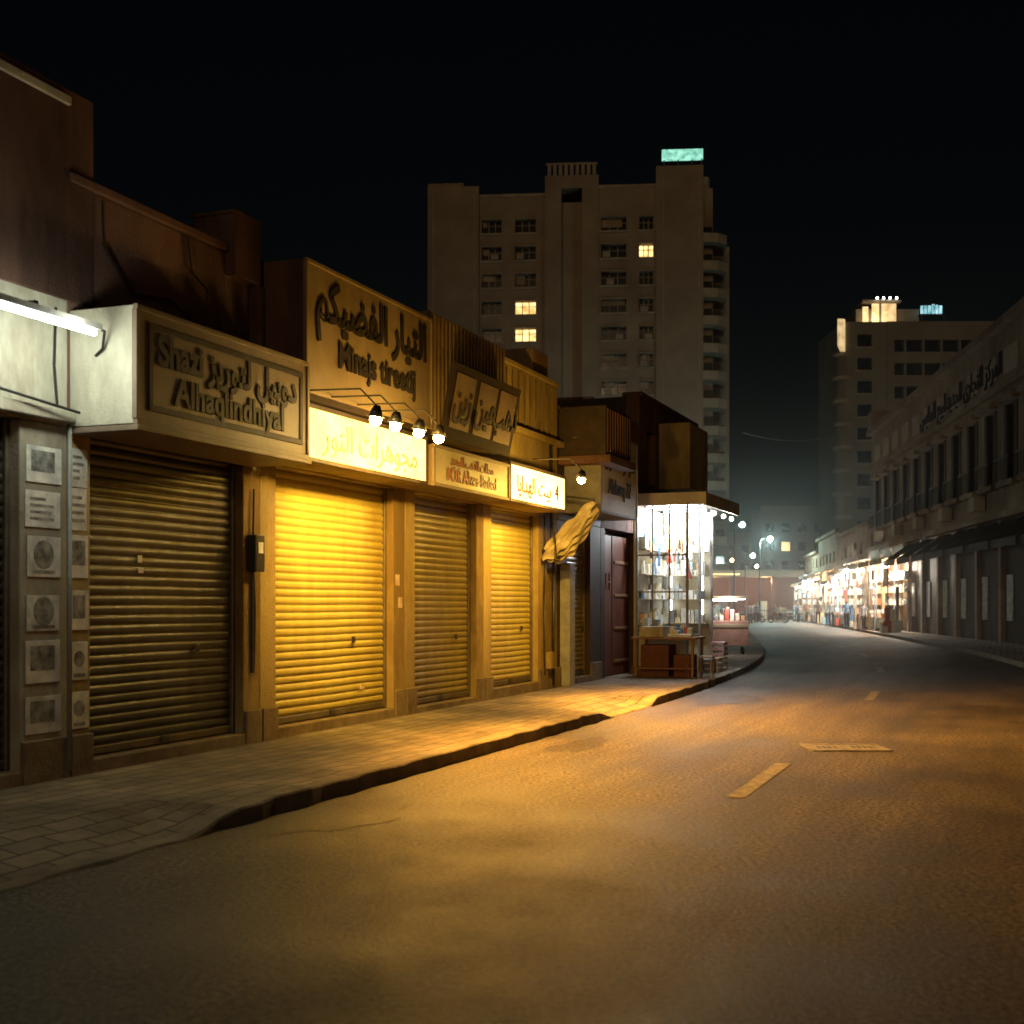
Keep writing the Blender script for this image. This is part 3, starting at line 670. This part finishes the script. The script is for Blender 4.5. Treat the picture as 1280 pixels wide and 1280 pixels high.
def stall(fr,a0,w,h,wt,colr,cloth,bmat):
    g=B('market_stall',fr,a0+w/2,.6,.14)
    for a in (a0,a0+w-.06):
        for b in (.1,1.2): g.box('post',m_grey,a,a+.06,b,b+.06,.14,h)
    g.prism('awning',cloth,[(0.02,h+.4),(1.6,h),(1.6,h-.25),(1.57,h-.25),(1.57,h-.03),(0.02,h+.36)],a0-.1,a0+w+.1)
    g.box('table',m_wood,a0+.1,a0+w-.1,.6,1.25,.82,.88); g.box('table_skirt',GOODS[gk()],a0+.1,a0+w-.1,1.25,1.27,.3,.86)
    goods(g,a0+.15,a0+w-.2,.65,1.2,.88,.5,.4,wmin=.15)
    for z in (1.6,2.3,3.0):
        g.box('shelf',m_signwhite,a0+.1,a0+w-.1,.0,.35,z,z+.03); goods(g,a0+.15,a0+w-.2,.03,.33,z+.03,.5,.4,wmin=.15)
    a=a0+.2
    while a<a0+w-.4:
        ww=U(.25,.5); k=gk(); z=h-.3; l=U(.4,1.3); bb=U(.7,1.45); dg_=U(-.2,.2)
        g.plan('goods_%d'%k,GOODS[k],[(a,bb),(a+ww,bb+dg_),(a+ww,bb+.05+dg_),(a,bb+.05)],z-l,z-.15)
        g.box('goods_%d'%k,GOODS[k],a+ww*.3,a+ww*.7,bb+.01,bb+.04,z-.15,z-.05)
        a+=ww+U(.1,.8)
    for s in range(7):
        k=random.choice(PALE+[6,6,2,1]); x=a0+w+U(.0,.6); y=U(.2,1.7); g.box('side_crate_%d'%k,GOODS[k],x,x+U(.2,.5),y,y+U(.2,.4),.14,U(.4,1.5))
    k=gk(); g.cyl('parasol_roll',GOODS[k],(a0+w+.4,.8,.14),(a0+w+.4,.8,2.6),.06,.1,8)
    for k in range(2): g.ball('bulb',bmat,(a0+w*(.3+.4*k),1.1,h-.35),.13)
    if wt: g.light((a0+w*.5,.95,h-.55),wt,colr,.15)
    g.done()
cols=[(1,.9,.75),(1,.7,.42),(.8,1,1),(1,.92,.8),(1,.55,.3)]
bm_=[m_bulbw,m_bulbo,m_bulbt,m_bulbw,m_bulbo]
for i in range(9):
    stall(RC,2+i*5.6,4.6,U(3.2,4.3),U(800,1300),cols[i%5],[m_signwhite,m_cloth,m_grey,m_dark][i%4],bm_[i%5])
for i in range(3):
    stall(RB,.4+i*4.4,3.8,4.1,[900,750,1000][i],cols[(i+3)%5],[m_signwhite,m_wallcream,m_cloth][i],bm_[(i+3)%5])
# ---------------------------------------------------------------- far end of the street
for i,(x,y,w,h) in enumerate(((8,185,14,13),(22,200,10,9),(30,215,14,12),(40,205,12,17),(20,260,30,16),(-30,200,25,12))):
    f=Fr(x,y,1,0.02*(i-2)); g=B('distant_building',f,w/2,0,0)
    nc=int(w/2.6); rws=[(1.2+3*k,2.6+3*k) for k in range(int(h/3))]
    g.box('walls',m_rt,0,w,-8,-.4,0,h); cc=[(.6+2.6*k,2.0+2.6*k) for k in range(nc)]
    grid(g,'front_wall',m_rt,0,w,0,h,cc,rws,-.4,0)
    for c0,c1 in cc:
        for r0,r1 in rws:
            L=R()<.06; g.box('window_lit' if L else 'window_glass',m_winlit if L else m_glassdark,c0,c1,-.39,-.3,r0,r1)
    g.box('parapet',m_rt,-.1,w+.1,-.3,.15,h,h+.4); g.done()
def lamp(x,y,h,mat,col,wt,arm=1.2):
    f=Fr(x,y,1,0); g=B('street_lamp',f,0,0,0)
    g.cyl('pole',m_metal,(0,0,0),(0,0,h-.3),.11,.06); g.pipe('arm',m_metal,[(0,0,h-.3),(arm*.4,0,h+.05),(arm,0,h+.1)],.04)
    g.box('head',m_metal,arm-.1,arm+.5,-.12,.12,h+.06,h+.16); g.box('lens',mat,arm,arm+.45,-.1,.1,h-.02,h+.055)
    g.ball('lens_bowl',mat,(arm+.2,0,h-.02),.26)
    if wt: g.light((arm+.2,0,h-.35),wt,col,.2)
    g.done()
lamp(24.0,124,8.0,m_bulbt,(.65,1,.95),3600,.8); lamp(24.6,135,6.8,m_bulbt,(.65,1,.95),0,.6); lamp(22.0,150,6.2,m_bulbt,(.7,1,.9),0); lamp(27.8,170,7.5,m_bulbo,(1,.6,.3),0); lamp(20.5,118,9,m_bulbt,(.65,1,.95),0,.5); lamp(26,190,8,m_bulbt,(.7,1,.9),0); lamp(31,200,9,m_bulbo,(.7,1,.9),0); lamp(23,165,9.5,m_bulbw,(.7,1,.9),2200); lamp(33,180,7,m_bulbw,(.7,1,.9),0)
f=Fr(18.5,138,1,-.05); g=B('roadside_canopy',f,6,-3,0)
g.box('roof',m_rb,0,14,-6,0,4.6,5.3); g.box('fascia_light',m_winlit,0,6,.0,.05,4.8,4.95)
for a in (.5,5,9.5,13.2): g.box('column',m_reddoor,a,a+.5,-1,-.5,0,4.6)
g.box('back_wall',m_reddoor,0,14,-6,-5.8,0,4.6)
for k in range(24):
    kk=random.randrange(10); a=U(.2,13); g.box('goods_%d'%kk,GOODS[kk],a,a+U(.4,1),U(-5,-3),-1.5,.0,U(.8,2.2))
for a in (3,9): g.light((a,-1.5,4.2),450,(1,.6,.3),.2)
g.done()
f=Fr(19,118,1,-.1); g=B('crowd_barrier',f,5,0,0)
for k in range(4):
    a=k*2.6
    g.pipe('rail',m_metal,[(a,0,1.1),(a+2.4,0,1.1)],.03); g.pipe('rail',m_metal,[(a,0,.25),(a+2.4,0,.25)],.03)
    for j in range(13): g.cyl('bar',m_metal,(a+j*.2,0,0 if j in(0,12) else .25),(a+j*.2,0,1.1),.02,.02,5)
g.done()
# ---------------------------------------------------------------- parked motorcycles at the street end
def moto(x,y,ang):
    f=Fr(x,y,math.cos(ang),math.sin(ang)); g=B('parked_motorcycle',f,0,0,0)
    for a in (-.65,.65):
        bm=g.g('wheel',m_cable); P=f.p(a,0,.3)-g.base
        ring=[]
        for i in range(16):
            t=i*math.tau/16; row=[]
            for j in range(6):
                q=j*math.tau/6; rr=.25+.05*math.cos(q)
                row.append(bm.verts.new(P+f.r*(rr*math.cos(t))+Vector((0,0,rr*math.sin(t)))+f.n*(.05*math.sin(q))))
            ring.append(row)
        for i in range(16):
            for j in range(6): bm.faces.new([ring[i][j],ring[i][(j+1)%6],ring[(i+1)%16][(j+1)%6],ring[(i+1)%16][j]])
    g.pipe('fork',m_metal,[(.65,0,.3),(.42,0,.95),(.38,0,1.05)],.03); g.pipe('handlebar',m_metal,[(.36,-.32,1.05),(.4,0,1.02),(.36,.32,1.05)],.02)
    g.box('engine',m_metal,-.15,.22,-.12,.12,.25,.55); g.prism('tank',m_reddoor,[(-.13,.6),(.13,.6),(.1,.82),(-.1,.82)],-.05,.35)
    g.prism('seat',m_cable,[(-.12,.68),(.12,.68),(.1,.78),(-.1,.78)],-.7,-.05); g.pipe('frame_tube',m_metal,[(-.65,0,.3),(-.3,0,.65),(.38,0,.8)],.03)
    g.box('mudguard',m_reddoor,-.95,-.4,-.07,.07,.6,.64); g.ball('headlamp',m_grey,(.5,0,.92),.09)
    g.done()
for i,(x,y) in enumerate(((20.0,113),(21.6,114),(23.4,112.5),(26.3,121),(27.9,123),(29.2,124))): moto(x,y,U(0,3))
# ---------------------------------------------------------------- people
m_skin=M('skin',(.35,.2,.13),None,.6,10,0); m_hair=M('hair',(.02,.015,.012),None,.7,10,0)
def person(x,y,z0,head,h,shirt,trs,stride=.12,arm=.15):
    k=h/1.72
    V=[(0,0,.92),(0,0,1.12),(0,0,1.35),(0,0,1.47),(0,.01,1.56),(0,.015,1.66)]
    rad=[(.14,.11),(.13,.10),(.17,.10),(.055,.055),(.08,.09),(.075,.085)]
    Ed=[(0,1),(1,2),(2,3),(3,4),(4,5)]
    def add(vs,rs,par):
        for v_,r_ in zip(vs,rs):
            V.append(v_); rad.append((r_,r_)); Ed.append((par,len(V)-1)); par=len(V)-1
    for s in (-1,1):
        add([(s*.19,0,1.38),(s*.24,-.02*s,1.12),(s*.25,arm*s+.04,.88),(s*.25,arm*s+.07,.80)],[.055,.045,.034,.035],2)
        add([(s*.10,stride*s*.5,.82),(s*.10,stride*s+.03,.48),(s*.10,stride*s,.09),(s*.11,stride*s+.13,.045)],[.095,.065,.045,.035],0)
    me=bpy.data.meshes.new('p'); me.from_pydata([(a*k,b*k,c*k) for a,b,c in V],Ed,[]); o=bpy.data.objects.new('p',me); COL.objects.link(o)
    o.modifiers.new('s','SKIN')
    for i,r_ in enumerate(rad): me.skin_vertices[0].data[i].radius=(r_[0]*k,r_[1]*k)
    me.skin_vertices[0].data[0].use_root=True
    o.modifiers.new('b','SUBSURF').levels=1
    dg=bpy.context.evaluated_depsgraph_get(); dg.update()
    nm=bpy.data.meshes.new_from_object(o.evaluated_get(dg)); bpy.data.objects.remove(o)
    nm.materials.clear()
    for m in (trs,shirt,m_skin,m_hair): nm.materials.append(m)
    for p in nm.polygons:
        c=p.center/k; p.use_smooth=True
        p.material_index=0 if c.z<.9 and abs(c.x)<.2 else 3 if c.z>1.68 or (c.z>1.56 and c.y<-.02) else 2 if c.z>1.46 or (c.z<.9 and abs(c.x)>.2) else 1
    q=bpy.data.objects.new('pedestrian',nm); q.location=(x,y,z0); q.rotation_euler=(0,0,head); COL.objects.link(q)
for (x,y,hd,sh) in ((20.6,110,.4,6),(21.2,111,2.6,2),(24.3,116,1.2,0),(25.5,114,4,6),(27.2,119,0,1),(22.9,120,3,6),(19.6,106,.2,6),(23.6,115,2,6),(26.4,118,1,6),(28.3,121,5,2),(22.2,116,.8,6)):
    person(x,y,0,hd,U(1.62,1.8),GOODS[sh],m_dark)
for (a,b,fr,sh) in ((14,1.9,RC,2),(25,1.8,RC,6),(37,1.9,RC,6),(44,1.8,RC,8),(47,1.9,RC,6),(9,1.9,RB,6),(2,1.9,RB,2)):
    P=fr.p(a,b,0); person(P.x,P.y,.14,U(0,6),U(1.6,1.8),GOODS[sh],m_dark)
g=B('overhead_cable',Fr(0,0,1,0)); pts=[]
P=Vector((25.8,143,20.8)); Q=Vector((45.2,174.5,25.0))
for i in range(17):
    t=i/16; p=P.lerp(Q,t); pts.append((p.x,-p.y,p.z-1.0*4*t*(1-t)))
g.pipe('cable',m_signwhite,pts,.06,5); g.done()
# ---------------------------------------------------------------- light haze low in the far street air
bm=bmesh.new(); bmesh.ops.create_cube(bm,size=1,matrix=Matrix.Translation((25,115,6.8))@Matrix.Diagonal((90,150,14,1)))
hz=mesh_obj('air_haze',bm,[])
m=bpy.data.materials.new('haze'); m.use_nodes=True; nt=m.node_tree; nt.nodes.clear()
o_=nt.nodes.new('ShaderNodeOutputMaterial'); vs=nt.nodes.new('ShaderNodeVolumeScatter'); vs.inputs['Density'].default_value=.003; vs.inputs['Anisotropy'].default_value=.6
nt.links.new(vs.outputs[0],o_.inputs['Volume']); hz.data.materials.append(m)
# ---------------------------------------------------------------- sky, added city-glow fill, camera
w=bpy.data.worlds.new('World'); scene.world=w; w.use_nodes=True; nt=w.node_tree
bg=nt.nodes['Background']; sky=nt.nodes.new('ShaderNodeTexSky'); sky.sky_type='NISHITA'; sky.sun_disc=False
sky.sun_elevation=math.radians(7); sky.sun_rotation=math.radians(190)
nt.links.new(sky.outputs[0],bg.inputs['Color']); bg.inputs['Strength'].default_value=.0006
sl=bpy.data.lights.new('city_glow_fill','SUN'); sl.energy=.19; sl.angle=math.radians(12); sl.color=(1,.64,.31)  # dim warm sun added to stand in for city glow on the towers
so=bpy.data.objects.new('city_glow_fill',sl); COL.objects.link(so)
dirv=Vector((.16,1,-.08)); so.rotation_euler=dirv.to_track_quat('-Z','Y').to_euler()
cam=bpy.data.cameras.new('camera'); co=bpy.data.objects.new('camera',cam); COL.objects.link(co)
co.location=(0,0,1.65); co.rotation_euler=(math.radians(90),0,0)
cam.lens=45; cam.sensor_width=36; cam.shift_y=.09; cam.clip_end=5000; cam.clip_start=.1
cam.dof.use_dof=True; cam.dof.focus_distance=20; cam.dof.aperture_fstop=2.2
scene.camera=co
